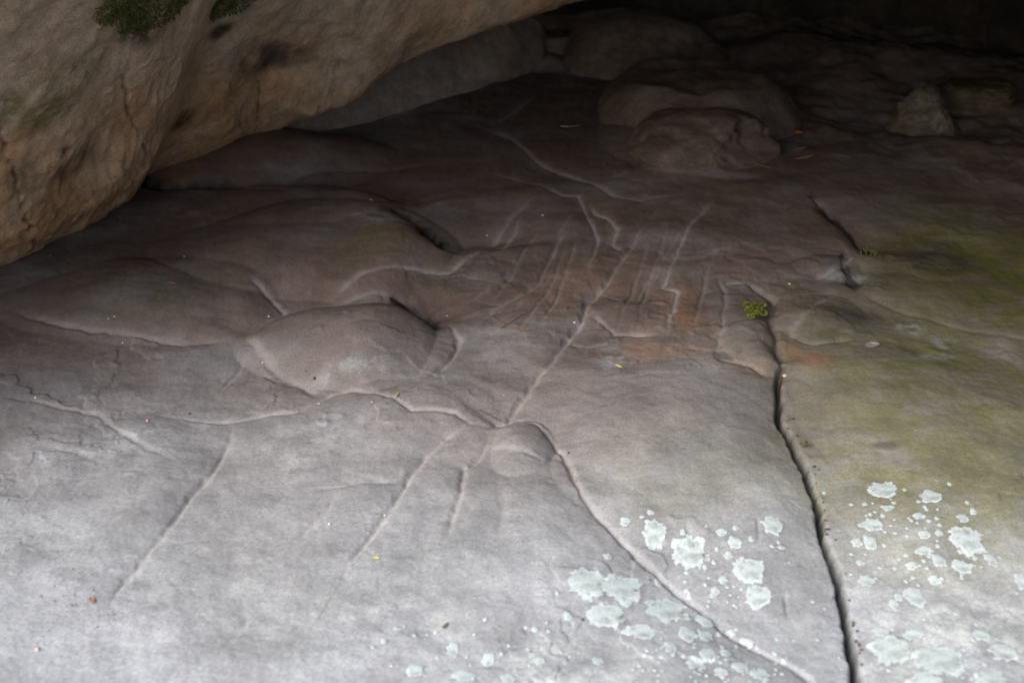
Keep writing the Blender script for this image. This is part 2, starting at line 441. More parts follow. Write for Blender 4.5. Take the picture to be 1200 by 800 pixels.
def lichen_material():
    k = NT('pale_crust_lichen')
    e = k.attr('edge')
    n = k.noise(75, 6, .7)
    c = k.mix(k.ramp(k.noise(22, 6, .65), .3, .7), (.40, .46, .47), (.50, .555, .565))
    c = k.mix(1.0, c, k.mix(k.ramp(k.noise(140, 5, .75), .3, .7), (.80, .82, .82), (1.12, 1.1, 1.1)), 'MULTIPLY')
    c = k.mix(k.math('MULTIPLY', k.ramp(e, .75, 1.0), k.ramp(k.noise(30, 5, .7), .42, .60, 0, .75)), c, (.25, .285, .27))
    b = k.bsdf(c, .95, ((k.noise(160, 5, .7), .6, .0015),), .1)
    tr = k.n('ShaderNodeBsdfTransparent')
    f = k.math('ADD', e, k.math('MULTIPLY', k.math('SUBTRACT', n, .5), 1.5))
    f = k.math('SUBTRACT', f, k.math('MULTIPLY', k.ramp(k.noise(48, 6, .75), .56, .66), .75))
    fac = k.ramp(f, .38, .52, 1.0, .06)         # the thin rim breaks up into gaps where bare stone shows
    mx = k.n('ShaderNodeMixShader')
    k.l(fac, mx.inputs[0]); k.l(b.outputs[0], mx.inputs[1]); k.l(tr.outputs[0], mx.inputs[2])
    k.l(mx.outputs[0], k.out.inputs[0])
    return k.m

M_FLOOR = floor_material(); M_WALL = wall_material(); M_LICHEN = lichen_material()
M_DARKROCK = rock_material('dim_sandstone', (.145, .106, .086), (.19, .147, .122))
M_BOULDER = rock_material('boulder_stone', (.125, .090, .073), (.18, .135, .113))
M_CRUST = rock_material('crusted_stone', (.12, .095, .065), (.17, .14, .10))
M_SALT = rock_material('white_mineral_crust', (.12, .10, .087), (.20, .172, .15))
M_OLIVE = rock_material('olive_stone', (.085, .066, .042), (.12, .095, .062))
M_BLOCK = rock_material('grey_block_stone', (.27, .205, .165), (.34, .275, .23))
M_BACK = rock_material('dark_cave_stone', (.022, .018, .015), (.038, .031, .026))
M_ROOF = rock_material('roof_stone', (.13, .10, .08), (.19, .155, .125))
M_MOSS = plain_material('moss', (.060, .075, .018), (.12, .13, .03), 40)
M_FERN = plain_material('bright_moss', (.10, .13, .010), (.19, .21, .022), 60)
M_GRASS = plain_material('grass_blade_green', (.20, .42, .05), (.30, .52, .10), 80, .5)
M_LEAFY = plain_material('yellow_leaf', (.42, .40, .05), (.52, .48, .10), 90, .5)
M_LEAFO = plain_material('orange_leaf', (.50, .17, .03), (.62, .26, .06), 60, .5)
M_LEAFB = plain_material('brown_leaf', (.14, .080, .048), (.22, .125, .075), 60, .6)
M_TWIG = plain_material('twig_bark', (.16, .085, .05), (.27, .16, .10), 70, .8)
M_WPEB = plain_material('white_quartz', (.46, .44, .42), (.60, .58, .56), 60, .5)
M_PPEB = plain_material('pink_pebble', (.55, .33, .30), (.68, .45, .42), 60, .6)
M_DPEB = plain_material('dark_pebble', (.05, .04, .036), (.09, .075, .07), 60, .7)
M_STRAW = plain_material('bleached_straw', (.20, .17, .14), (.28, .25, .21), 60, .8)
M_SOILCRUMB = plain_material('soil_crumb', (.10, .065, .045), (.16, .11, .08), 60, .9)
M_SAND = plain_material('ground_soil', (.16, .15, .12), (.24, .22, .18), 3, .95)

# ------------------------------------------------------------------ floor
rows = np.concatenate([np.linspace(-175, -8, 36, endpoint=False), np.arange(-8, 812, 1.25),
                       812+np.geomspace(1.5, 1700, 54)])
cols = np.concatenate([600-np.geomspace(2100, 618, 46), np.arange(-15, 1216, 1.5), 600+np.geomspace(618, 2100, 46)])
PX, PY = np.meshgrid(cols, rows)
gx, gy = ground(PX.ravel(), PY.ravel())
gz, dust, crack = relief(gx, gy, True)
sh = PX.shape
def blob(c, rx, ry, soft=1.0, p=1.0):           # a stain, or painted shade, lying on the ground, given its centre and reach
    x, y = ground(*c); x1, _ = ground(c[0]+rx, c[1]); _, y1 = ground(c[0], c[1]-ry); _, y2 = ground(c[0], c[1]+ry)
    a = abs(x1-x)
    b = np.where(gy > y, abs(y1-y), abs(y2-y))
    wx = gx+.06*noise2(gx*4, gy*4, 71); wy = gy+.06*noise2(gx*4, gy*4, 72)
    q = np.sqrt(((wx-x)/a)**2+((wy-y)/b)**2)
    return p*sstep(1.0+.5*soft, 1.0-.7*soft, q)
mx = lambda *a: np.maximum.reduce(a)
brown = np.clip(sstep(1.4, 3.5, gy+.25*noise2(gx*1.5, gy*1.5, 81)), 0, 1)
green = mx(blob((1175,325),120,85,1,1.0), blob((1080,345),90,40,1,.7), blob((1100,440),190,90,1,.8), blob((1160,540),120,70,1,.6), blob((1080,560),180,110,1,.7), blob((1150,480),110,80,1,.8), blob((800,560),120,60,1,.25), blob((1120,650),120,60,1,.3),
           blob((1000,410),70,24,1,.65), blob((900,440),50,40,1,.30), blob((470,300),70,24,1,.3), blob((170,350),110,30,1,.25), blob((1000,500),70,40,1,.3))
orange = mx(blob((800,365),34,40,.8,.75), blob((775,410),65,24,1,.45), blob((690,330),70,40,1,.25), blob((932,425),22,24,1,.6),
            blob((270,225),60,9,1,.5), blob((955,380),30,16,1,.35), blob((820,205),75,14,1,.5), blob((280,178),28,5,.6,.9), blob((205,205),40,5,.8,.7), blob((345,160),60,12,1,.5), blob((860,430),30,30,1,.3))
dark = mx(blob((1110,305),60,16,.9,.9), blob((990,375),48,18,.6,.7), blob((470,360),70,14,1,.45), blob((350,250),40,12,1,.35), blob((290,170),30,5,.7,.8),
          blob((1130,40),160,60,1,.95), blob((960,60),90,40,1,.7), blob((640,150),120,60,1,.35), blob((120,300),120,20,1,.45), blob((1040,535),16,6,.7,.6), blob((60,420),70,30,1,.25))  # the back-right blobs paint the gloom of the deep shelter into the stone
pale = mx(blob((680,785),90,45,1,.85), blob((1130,745),110,42,1,1.0), blob((1060,775),80,25,1,.6), blob((1090,690),110,55,1,.35), blob((990,322),34,14,.7,.75), blob((1065,385),22,6,.6,.8), blob((1110,402),20,12,.7,.55), blob((1090,425),40,8,.8,.45),
          blob((455,275),45,9,.8,.55), blob((370,510),50,30,1,.4), blob((600,385),45,18,1,.35), blob((715,420),14,30,.8,.5), blob((160,520),60,25,1,.3), blob((440,745),140,50,1,.35), blob((420,440),70,10,1,.45),
          blob((300,700),160,60,1,.25), blob((1020,150),40,14,1,.15))
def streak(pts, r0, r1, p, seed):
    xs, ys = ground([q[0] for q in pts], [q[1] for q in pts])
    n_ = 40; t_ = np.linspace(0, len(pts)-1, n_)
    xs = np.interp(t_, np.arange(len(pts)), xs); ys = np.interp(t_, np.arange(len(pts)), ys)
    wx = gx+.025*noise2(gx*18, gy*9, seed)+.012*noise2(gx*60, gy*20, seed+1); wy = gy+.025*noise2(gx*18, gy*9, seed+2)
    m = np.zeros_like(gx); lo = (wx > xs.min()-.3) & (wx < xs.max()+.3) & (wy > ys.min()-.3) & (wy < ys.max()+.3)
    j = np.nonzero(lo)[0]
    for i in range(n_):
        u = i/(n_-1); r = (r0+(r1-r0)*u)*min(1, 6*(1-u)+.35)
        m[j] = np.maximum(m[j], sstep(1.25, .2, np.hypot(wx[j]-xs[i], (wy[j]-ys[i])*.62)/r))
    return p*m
film_shade = mx(streak([(462,253),(474,256),(487,263),(500,274),(511,288)], .016, .062, 1.0, 401), streak([(432,221),(445,223),(456,228),(467,236)], .014, .040, .9, 411),  # painted shade of lee hollows, crevice and ledge, with dark film on the crescents
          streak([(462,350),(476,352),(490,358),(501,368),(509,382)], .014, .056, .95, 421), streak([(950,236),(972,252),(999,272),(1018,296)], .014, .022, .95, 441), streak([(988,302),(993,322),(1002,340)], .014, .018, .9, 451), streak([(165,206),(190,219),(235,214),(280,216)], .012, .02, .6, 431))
dust = mx(dust, 1.0*blob((842,209),46,8,.7), 1.0*blob((782,196),30,14,.8), .3*blob((770,215),60,12,1))
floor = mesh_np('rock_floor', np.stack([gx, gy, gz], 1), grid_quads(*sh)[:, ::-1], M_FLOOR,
                attrs=dict(dust=dust, crack=crack, brown=brown, green=green, orange=orange, film_shade=film_shade, dark=dark, pale=pale))
tag(floor, kind='structure')
# the land outside the shelter, lower than the bedrock
n = 90
ox, oy = np.meshgrid(np.linspace(-40, 40, n), np.linspace(-45, 35, n))
oz = -.32+.25*fbm2(ox.ravel()*.25, oy.ravel()*.25, 4, 91)-.2
land = mesh_np('ground', np.stack([ox.ravel(), oy.ravel(), oz-.15], 1), grid_quads(n, n), M_SAND)
tag(land, kind='structure')

# ------------------------------------------------------------------ overhanging rock wall on the left
LIP = [(-2.75, 2.0, -.04), (-2.35, 2.6, -.02)]
for p in ((0,300),(34,279),(75,262),(112,240),(161,201),(210,190),(262,172)):
    x, y = ground(*p); LIP.append((float(x), float(y), 0.0))
for px, py, y in ((330,148,4.70),(400,112,4.72),(480,66,4.78),(560,38,4.85),(640,11,5.0),(720,-20,5.2),(800,-70,5.5)):
    LIP.append(tuple(at_dist(px, py, y)))
LIP = np.array(LIP)
def resample(P, n):
    L = np.concatenate([[0], np.cumsum(np.linalg.norm(np.diff(P, axis=0), axis=1))])
    # dense where the picture looks
    t = np.linspace(0, L[-1], n)
    return np.stack([np.interp(t, L, P[:, i]) for i in range(P.shape[1])], 1)
NS, NTT = 760, 420
base = resample(LIP, NS)
k5 = np.ones(25)/25                             # round the corners of the traced line
for i in range(3):
    pad = np.pad(base[:, i], 12, mode='edge'); base[:, i] = np.convolve(pad, k5, 'valid')
ss = np.linspace(0, 1, NS)
f = sstep(.35, .95, ss)
nx = .85*(1-f)+.50*f; ny = -.53*(1-f)-.86*f
slope = .80*(1-f)+.62*f
tt = np.concatenate([np.linspace(-.35, 0, 50, endpoint=False), np.linspace(0, 1.15, 310, endpoint=False), np.linspace(1.15, 2.3, NTT-360)])
T, SS = np.meshgrid(tt, ss)
hh = np.where(T > 0, T, -T*.25)
below = np.maximum(-T, 0)
off = np.where(T > 0, slope[:, None]*np.minimum(T, 1.2)*1.0+.07*(1-np.exp(-np.maximum(T, 0)/.05))+.25*np.maximum(T-1.2, 0), -below*1.1)
wxs = base[:, 0][:, None]+nx[:, None]*off
wys = base[:, 1][:, None]+ny[:, None]*off
wzs = base[:, 2][:, None]+hh-.012
X, Y, Z = wxs.ravel(), wys.ravel(), wzs.ravel()
A = np.repeat(ss*8.0, len(tt)); B = np.tile(tt, NS)
env = np.repeat(np.ones(NS), len(tt))*sstep(-.3, .12, B)
disp = .05*fbm3(X*1.6, Y*1.6, Z*1.6, 3, 101)
# crinkled, slanting weathering ripples
rA = A*7.0+B*4.5; rB = B*9.0-A*1.5
warp = .8*noise2(A*3, B*5, 111)
rip = 1-np.abs(noise2(rA+warp, rB*.45+warp, 112))*2
rip2 = 1-np.abs(noise2(rA*2.3+warp, rB*1.1, 113))*2
rm = .35+.65*sstep(-.25, .35, noise2(A*.9, B*2.0, 114)+.35*np.exp(-((B-.22)/.25)**2))
disp += rm*(.0045*rip+.003*rip2)+.009*fbm3(X*7, Y*7, Z*7, 5, 115, .55)
# two long cracks down the wall
pu, pv = project(X, Y, Z)
cm = np.zeros_like(X)
for pts, w, dep in (([(147,92),(150,130),(160,160),(163,196)], .006, .014), ([(-2,152),(16,200),(25,250),(30,285)], .007, .016), ([(305,95),(300,140),(296,160)], .005, .006), ([(268,95),(276,140),(283,165)], .005, .006)):
    P3 = []
    for p in pts:
        i = int(np.argmin((pu-p[0])**2+(pv-p[1])**2+1e6*(B < .0))); P3.append((X[i], Y[i], Z[i]))
    P3 = np.array(P3); best = np.full(len(X), 9.0)
    wX = X+.02*noise2(A*9, B*20, 121); wZ = Z+.01*noise2(A*20, B*20, 122)
    for a, b in zip(P3[:-1], P3[1:]):
        e = b-a; t = np.clip(((wX-a[0])*e[0]+(Y-a[1])*e[1]+(wZ-a[2])*e[2])/(e@e+1e-9), 0, 1)
        best = np.minimum(best, np.sqrt((wX-a[0]-t*e[0])**2+(Y-a[1]-t*e[1])**2+(wZ-a[2]-t*e[2])**2))
    disp -= dep*np.exp(-(best/w)**2); cm = np.maximum(cm, np.exp(-(best/(w*.8))**2))
NXr = np.repeat(nx, len(tt)); NYr = np.repeat(ny, len(tt))
disp *= env
X = X+NXr*disp*.8; Y = Y+NYr*disp*.8; Z = Z-disp*.6
pu, pv = project(X, Y, Z)
def wblob(c, r, p=1.0, ry=None):                # a stain on the wall: its centre's place on the rock, its radius in metres
    i = int(np.argmin((pu-c[0])**2+(pv-c[1])**2+1e6*(B < .0)))
    wob = .5*noise3(X*6, Y*6, Z*6, 131)
    q = np.sqrt((X-X[i])**2+(Y-Y[i])**2+((Z-Z[i])*(r/(ry or r)))**2)/r+wob*.5
    return p*sstep(1.25, .35, q)
w_or = np.maximum.reduce([.85*np.exp(-((B-.18)/.20)**2), wblob((150,110),.35,.7), wblob((60,160),.3,.6), wblob((30,180),.2,.8), wblob((330,90),.3,.8), wblob((250,130),.3,.7), wblob((100,215),.3,.7)])
w_pale = np.maximum.reduce([.9*sstep(.36, .72, B+.12*noise2(A*2, B*3, 141)), wblob((420,40),.5,.9), wblob((380,60),.3,.6), wblob((540,15),.4,.8), wblob((250,60),.25,.8)])
w_gr = np.maximum.reduce([wblob((200,4),.22,1.0,.10), wblob((150,2),.18,1.0,.1), wblob((265,2),.16,1.0,.08), wblob((55,130),.13,.75), wblob((5,130),.09,.8), wblob((85,90),.16,.45), wblob((30,205),.12,.5)])
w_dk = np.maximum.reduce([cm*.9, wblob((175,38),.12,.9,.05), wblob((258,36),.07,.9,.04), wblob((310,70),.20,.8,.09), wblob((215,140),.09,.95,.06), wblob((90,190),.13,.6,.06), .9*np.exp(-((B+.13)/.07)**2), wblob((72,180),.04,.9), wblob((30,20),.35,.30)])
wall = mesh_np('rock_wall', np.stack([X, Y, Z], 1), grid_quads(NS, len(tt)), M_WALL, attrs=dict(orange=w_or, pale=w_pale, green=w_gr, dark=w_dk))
tag(wall, 'overhanging orange-brown sandstone wall leaning over the floor at upper left', 'rock wall')

# ------------------------------------------------------------------ roof, back wall
def slab_mesh(name, fx, n_u, n_v, mat, thick):
    u, v = np.meshgrid(np.linspace(0, 1, n_u), np.linspace(0, 1, n_v))
    lo = fx(u.ravel(), v.ravel()); hi = lo+np.array(thick)
    V = np.concatenate([lo, hi]); q = grid_quads(n_v, n_u); m = n_u*n_v
    i = np.arange(m).reshape(n_v, n_u)
    ring = np.concatenate([i[0, :], i[1:, -1], i[-1, -2::-1], i[-2:0:-1, 0]])
    nxt = np.roll(ring, -1)
    side = np.stack([ring, nxt, nxt+m, ring+m], 1)
    return mesh_np(name, V, np.concatenate([q[:, ::-1], q+m, side]), mat)
LIP_Y = 1.35  # unseen roof edge, placed and shaped to set the light falloff inside
def roof_f(u, v):
    x = -4.2+9.6*u
    lip = LIP_Y-.40*np.maximum(x, 0)-.30*np.minimum(x, 0)+.15*noise2(x*1.3, x*0+3, 151)
    y = lip+(9.5-lip)*v
    z = 1.64-.085*(y-1.35)-.06*np.clip(x, 0, 3.5)+.10*fbm2(x*.8, y*.8, 4, 152)
    return np.stack([x, y, z], 1)
roof = slab_mesh('rock_roof', roof_f, 150, 130, M_ROOF, (0, .35, 1.2))
tag(roof, kind='structure')
BW = np.array([(-1.6,7.6),(-.6,7.5),(.5,7.35),(1.3,7.25),(1.9,7.1),(2.5,6.7),(2.9,6.0),(2.85,5.0),(2.65,3.8),(2.5,2.4),(2.55,1.4)])  # the unseen right-hand run is set close to darken that side
BWd = resample(BW, 260)
def back_f(u, v):
    i = u*259
    x = np.interp(i, np.arange(260), BWd[:, 0]); y = np.interp(i, np.arange(260), BWd[:, 1])
    z = -.4+3.0*v
    d = .22*fbm3(x*1.3, y*1.3, z*1.6, 4, 161)
    return np.stack([x-d*.5, y-d*.7-.10*np.maximum(z, 0), z], 1)
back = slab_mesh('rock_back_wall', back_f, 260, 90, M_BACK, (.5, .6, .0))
tag(back, 'dark rough back wall closing off the far side of the shelter', 'rock wall')

# ------------------------------------------------------------------ loose rocks
def ico(sub):
    import bmesh
    bm = bmesh.new(); bmesh.ops.create_icosphere(bm, subdivisions=sub, radius=1)
    v = np.array([p.co[:] for p in bm.verts]); t = np.array([[p.index for p in f.verts] for f in bm.faces]); bm.free()
    return v, t
ICO6 = ico(6); ICO3 = ico(3); ICO2 = ico(2)
def rock(name, px, py, dims, mat, label, cat, rot=0, seed=1, cuts=(), sink=.35, boxy=2.6, rough=.06, group=None, dz=0, flare=.16):
    v, t = ICO6
    v = v.copy()
    # superellipsoid: boxier than a ball
    s = (np.abs(v)**boxy).sum(1)**(1/boxy); v = v/s[:, None]
    for nrm, d in cuts:                         # broken faces
        nrm = np.array(nrm, float); nrm /= np.linalg.norm(nrm)
        dd = d+.05*fbm3(v[:, 0]*3, v[:, 1]*3, v[:, 2]*3, 3, seed+50)
        ex = np.maximum(v@nrm-dd, 0)
        v = v-nrm*(ex*.93)[:, None]
    r = 1+rough*2.2*fbm3(v[:, 0]*1.3+seed, v[:, 1]*1.3, v[:, 2]*1.3, 3, seed)+rough*.4*fbm3(v[:, 0]*6, v[:, 1]*6, v[:, 2]*6+seed, 4, seed+9)
    v = v*r[:, None]*np.array(dims)/2
    lowz = v[:, 2]+dims[2]*(.5-sink)            # the foot spreads where it is bedded in the floor
    fl = 1+flare*np.exp(-(np.maximum(lowz, 0)/(.22*dims[2]))**1.2)
    v[:, 0] *= fl; v[:, 1] *= fl
    c, sn = math.cos(R(rot)), math.sin(R(rot))
    v = np.stack([v[:, 0]*c-v[:, 1]*sn, v[:, 0]*sn+v[:, 1]*c, v[:, 2]+dims[2]*(.5-sink)], 1)
    o = mesh_np(name, v, None, mat, tris=t)
    x, y, z = on_floor(px, py)
    o.location = (x, y, z+dz)
    return tag(o, label, cat, group)
rock('boulder', 826, 172, (.56,.50,.27), M_BOULDER, 'fractured brown boulder with a broken dark face on a pale sandy rim', 'boulder', -8, 3, (((.75,-.55,.25),.66),((-.5,-.6,.8),.90)), .42, 2.05, .045)
rock('rock_slab', 812, 126, (.80,.85,.50), M_DARKROCK, 'low rounded grey slab directly behind the fractured boulder', 'rock slab', -10, 5, (((0,0,1),.72),), .56, 2.2, .035)
rock('boulder', 751, 66, (.84,.75,.54), M_DARKROCK, 'broad dome-shaped grey boulder against the black back of the cave', 'boulder', 4, 8, (), .53, 2.0, .03)
crusted = rock('rock', 1083, 154, (.30,.28,.24), M_CRUST, 'small upright rock with whitish crust at right', 'rock', 10, 12, (((.8,-.2,.5),.6),((-.7,-.5,.4),.75)), .25, 2.3, .08)
def crust(o, name, mat, keep):
    me = o.data; n = len(me.vertices)
    v = np.zeros(n*3, np.float32); me.vertices.foreach_get('co', v); v = v.reshape(-1, 3)
    nn = np.zeros(n*3, np.float32); me.vertices.foreach_get('normal', nn); nn = nn.reshape(-1, 3)
    t = ICO6[1]; m = keep(v, nn)
    t = t[m[t].all(1)]
    use = np.unique(t); inv = np.zeros(n, int); inv[use] = np.arange(len(use))
    c = mesh_np(name, (v+nn*.002)[use], None, mat, tris=inv[t]); c.parent = o
    return c
crust(crusted, 'mineral_crust', M_SALT, lambda v, nn: (fbm3(v[:, 0]*14, v[:, 1]*14, v[:, 2]*14, 4, 77)+.5*(-nn[:, 1])+2*(v[:, 2]-.09) > .50) & (nn[:, 1] < .5))
rock('rock', 1140, 118, (.36,.30,.17), M_OLIVE, 'low olive-brown rock with a pale top edge beside the crusted rock', 'rock', -5, 15, (((0,0,1),.75),), .30, 2.6, .06)
rock('rock_block', 444, 106, (1.75,.62,.85), M_BLOCK, 'grey rock block wedged under the end of the overhanging wall', 'rock block', 46, 21, (((0,-1,.35),.80),), .35, 2.8, .07)
rock('rock_slab', 640, 60, (.40,.30,.17), M_DARKROCK, 'small dark slab in the black gap left of the dome-shaped boulder', 'rock slab', 12, 28, (((0,0,1),.7),), .35, 3, .06)

# ------------------------------------------------------------------ lichen crusts
def lichen(px, py, rx, ry, label, group=None, seed=0, lobe=.19):
    cx, cy, cz = on_floor(px, py)
    x1, y1 = ground(px+rx, py, cz); x2, y2 = ground(px, py-ry, cz)
    a = float(x1)-cx; b = float(y2)-cy
    na = 56 if rx > 9 else 26
    rings = (0, .3, .6, .8, .92, 1.0) if rx > 9 else (0, .6, 1.0)
    th = np.linspace(0, 2*math.pi, na, endpoint=False)
    rr = 1+lobe*noise2(np.cos(th)*1.6+seed*3.1, np.sin(th)*1.6+seed*1.7, 201)*1.6+lobe*.7*noise2(np.cos(th)*4.5+seed, np.sin(th)*4.5, 202)+.05*noise2(np.cos(th)*12, np.sin(th)*12+seed, 203)
    V = []; E = []
    for r in rings:
        if r == 0: V.append((0, 0)); E.append(1.0); continue
        for q, g in zip(th, rr): V.append((r*g*a*math.cos(q), r*g*b*math.sin(q))); E.append(float(np.interp(r, (0, .6, 1), (1, .95, .12))))
    V = np.array(V)
    z = relief(V[:, 0]+cx, V[:, 1]+cy)-cz
    E = np.array(E)
    z = z+.0008+.0018*np.clip(E*1.6, 0, 1)
    tris = [(0, 1+i, 1+(i+1) % na) for i in range(na)]; quads = []
    for k in range(len(rings)-2):
        o0 = 1+k*na; o1 = o0+na
        for i in range(na): j = (i+1) % na; quads.append((o0+i, o1+i, o1+j, o0+j))
    o = mesh_np('lichen_patch', np.column_stack([V, z]), quads, M_LICHEN, tris=tris, attrs=dict(edge=E))
    o.location = (cx, cy, cz)
    return tag(o, label, 'lichen', group)
GL = 'lichen patches on the rock floor'
BIG = [
 (766,626,17,15,'notched pale lichen touching the left end of the large oval patch'),
 (809,648,25,19,'large oval pale lichen left of the forked patch on the middle slab'),
 (687,683,25,19,'pointed pale lichen at the far left of the main cluster'),
 (728,689,28,19,'round pale lichen joined to the right of the pointed patch'),
 (709,722,26,15,'ragged frayed pale lichen below the two joined round patches'),
 (782,716,29,18,'long slanting pale lichen in the middle of the lower cluster'),
 (827,728,14,9,'small oval lichen at the right tip of the long slanting patch'),
 (752,741,24,11,'flat wide ragged lichen under the long slanting patch'),
 (785,759,10,9,'small isolated round lichen below the flat wide ragged patch'),
 (879,669,21,15,'upper lobe of the forked pale lichen near the dark crack'),
 (888,701,19,15,'lower ragged lobe of the forked pale lichen near the dark crack'),
 (905,616,14,10,'patchy lichen topmost on the middle slab beside a short dark slit'),
 (875,757,11,11,'round lichen at the right end of the lower cluster'),
 (1035,575,19,11,'wide ragged lichen uppermost right of the dark crack'),
 (1090,582,14,9,'compact rounded lichen right of the uppermost ragged patch'),
 (1021,616,16,8,'flat oval lichen just right of the dark crack below the uppermost patch'),
 (1133,633,24,15,'largest clean round lichen on the slab right of the crack'),
 (1126,664,13,9,'round lichen directly below the largest clean round one'),
 (1072,700,13,15,'tall ragged lichen between the round ones and the bottom spread'),
 (1100,774,34,22,'biggest blotch of lichen at the bottom edge right of the crack'),
 (1045,762,26,21,'mottled lichen blotch at the bottom edge beside the dark crack'),
 (1160,796,26,12,'lichen spread in the bottom right corner'),
 (1085,800,24,14,'lichen cut by the bottom edge under the biggest blotch'),
 (1175,765,20,13,'broad faint lichen blotch above the bottom right corner'),
 (1199,684,11,12,'lichen cut off by the right edge of the photo'),
 (487,787,12,9,'lone lichen spot farthest left along the bottom edge'),
]
for i, (px, py, rx, ry, lb) in enumerate(BIG): lichen(px, py, rx, ry, lb, GL, i+1)
MED = {
 'pale medium lichen spot crowded into the lower cluster on the middle slab': [(805,744,13,11),(827,746,10,9),(830,767,12,10),(855,745,9,7),(850,765,8,7),(815,778,13,9),(868,782,12,8),(890,790,14,9),(845,788,9,7),(742,612,0,0),(700,775,8,6)],
 'pale medium lichen spot scattered over the slab right of the dark crack': [(1004,636,7,6),(1020,637,8,9),(1100,657,9,8),(1082,646,11,5),(1161,657,7,9),(1015,681,11,8),(1070,745,15,8),(1032,740,10,7),(1047,708,6,6),(1053,700,7,6),(1068,663,7,5),(1095,680,8,5),(1076,605,8,4),(1128,607,7,4),(1083,627,8,5),(1100,625,5,4),(1040,596,6,4),(1150,745,12,8),(1008,660,5,4)],
 'small pale lichen spot near the large oval and forked patches': [(732,612,7,5),(712,652,6,4),(845,624,7,4),(862,619,5,3),(861,637,9,6),(853,652,6,4),(847,680,6,5),(838,692,6,5),(835,698,5,4),(805,692,4,3),(800,624,4,3),(762,601,5,3),(752,606,4,2),(915,642,5,3),(880,632,4,3),(828,617,3,2),(771,683,5,6),(826,665,4,3),(898,690,4,3),(818,637,0,0)],
 'pale lichen spot along the bottom edge on the left half of the main slab': [(530,762,8,10),(572,774,9,8),(543,792,18,8),(595,795,10,7),(620,760,5,4),(665,722,6,5),(627,737,5,4),(632,775,8,5),(450,752,5,4),(465,737,5,4)],
}
s = 40
for lb, pts in MED.items():
    for px, py, rx, ry in pts:
        if rx: lichen(px, py, rx, ry, lb, lb.replace('lichen spot', 'lichen spots'), s, .17); s += 1
TINY = []
def near(cx, cy, sx, sy, n):
    for _ in range(n):
        TINY.append((random.gauss(cx, sx), random.gauss(cy, sy)))
near(840,690,40,40,26); near(1070,640,50,40,50); near(760,740,70,30,30); near(850,770,40,20,34); near(1100,740,60,30,30); near(640,760,60,25,16); near(1035,590,20,25,16); near(875,640,30,20,12); near(500,770,60,18,10); near(1100,785,60,15,40); near(850,790,50,12,30); near(1060,600,50,25,20)
for i, (px, py) in enumerate(TINY):
    if not (400 < px < 1215 and 560 < py < 815): continue
    jx = np.interp(py, [434,548,630,710,795,820], [916,941,970,992,1005,1008])
    if abs(px-jx) < 12: continue
    r = random.uniform(1.6, 3.6)
    where = 'right of the deep dark crack' if px > jx else 'left of the deep dark crack'
    lichen(px, py, r, r*.7, 'tiny pale lichen fleck on the rock '+where, 'tiny lichen flecks '+where, 100+i, .22)

# ------------------------------------------------------------------ moss
def moss_mesh(name, P, N, size, mat, label, cat, kind=None, per=1, group=None):
    V = []; Q = []
    for p, nrm in zip(P, N):
        nrm = Vector(nrm)
        for _ in range(per):
            d = (nrm+Vector((random.gauss(0, .7), random.gauss(0, .7), random.gauss(0, .7)))).normalized()
            s_ = d.cross(Vector((random.random(), random.random(), random.random()))).normalized()
            L = size*random.uniform(.5, 1.3); w = L*.32
            b = Vector(p)+s_*random.uniform(-1, 1)*size*.4
            k = len(V)
            bend = Vector((0, 0, -L*.15))
            V += [b-s_*w*.3, b+s_*w*.3, b+d*L*.6+s_*w*.5, b+d*L*.6-s_*w*.5, b+d*L+bend]
            Q += [(k, k+1, k+2, k+3)]
            TR.append((k+3, k+2, k+4))
    return V, Q
TR = []
cand = np.nonzero((w_gr > .55) & (B > .2) & (pv < 40) & (pu > 60) & (pu < 330) & (pv > -60))[0]
pick = np.random.RandomState(3).choice(cand, min(4200, len(cand)), replace=False) if len(cand) else []
Pm = np.stack([X, Y, Z], 1)
V, Q = moss_mesh('moss', Pm[pick], [(NXr[i]*.8, NYr[i]*.8, -.5) for i in pick], .013, M_MOSS, '', '')
mo = mesh_np('moss', np.array([v[:] for v in V]), Q, M_MOSS, tris=TR)
tag(mo, 'dark green moss mat growing high on the overhanging wall', 'moss', kind='stuff')

def tuft(px, py, pts, size, n, label, mat, name='moss_tuft'):
    global TR
    TR = []
    cx, cy, cz = on_floor(px, py)
    P = []; N = []
    for qx, qy, r in pts:
        x, y, z = on_floor(qx, qy)
        for _ in range(n):
            a = random.uniform(0, 6.28); q = r*math.sqrt(random.random())
            P.append((x-cx+q*math.cos(a), y-cy+q*math.sin(a), z-cz+.004+random.uniform(0, .012))); N.append((0, 0, 1))
    V, Q = moss_mesh(name, P, N, size, mat, '', '')
    o = mesh_np(name, np.array([v[:] for v in V]), Q, mat, tris=TR)
    o.location = (cx, cy, cz)
    return tag(o, label, 'moss')
tuft(884, 372, [(878,362,.024),(881,368,.022),(880,375,.014),(888,364,.024),(891,371,.018),(885,362,.024),(885,367,.024)], .009, 80, 'bright yellow-green moss tuft on the slab above the dark crack', M_FERN)
tuft(1021, 302, [(1019,300,.028)], .012, 60, 'dull dark moss tuft at the lower end of the short broken crevice', M_MOSS)
tuft(826, 103, [(826,103,.025)], .012, 40, 'tiny olive moss tuft on the grey slab behind the boulder', M_MOSS).location.z += .20
tuft(941, 550, [(940,547,.010)], .010, 30, 'small moss tuft growing inside the deep dark crack', M_MOSS)

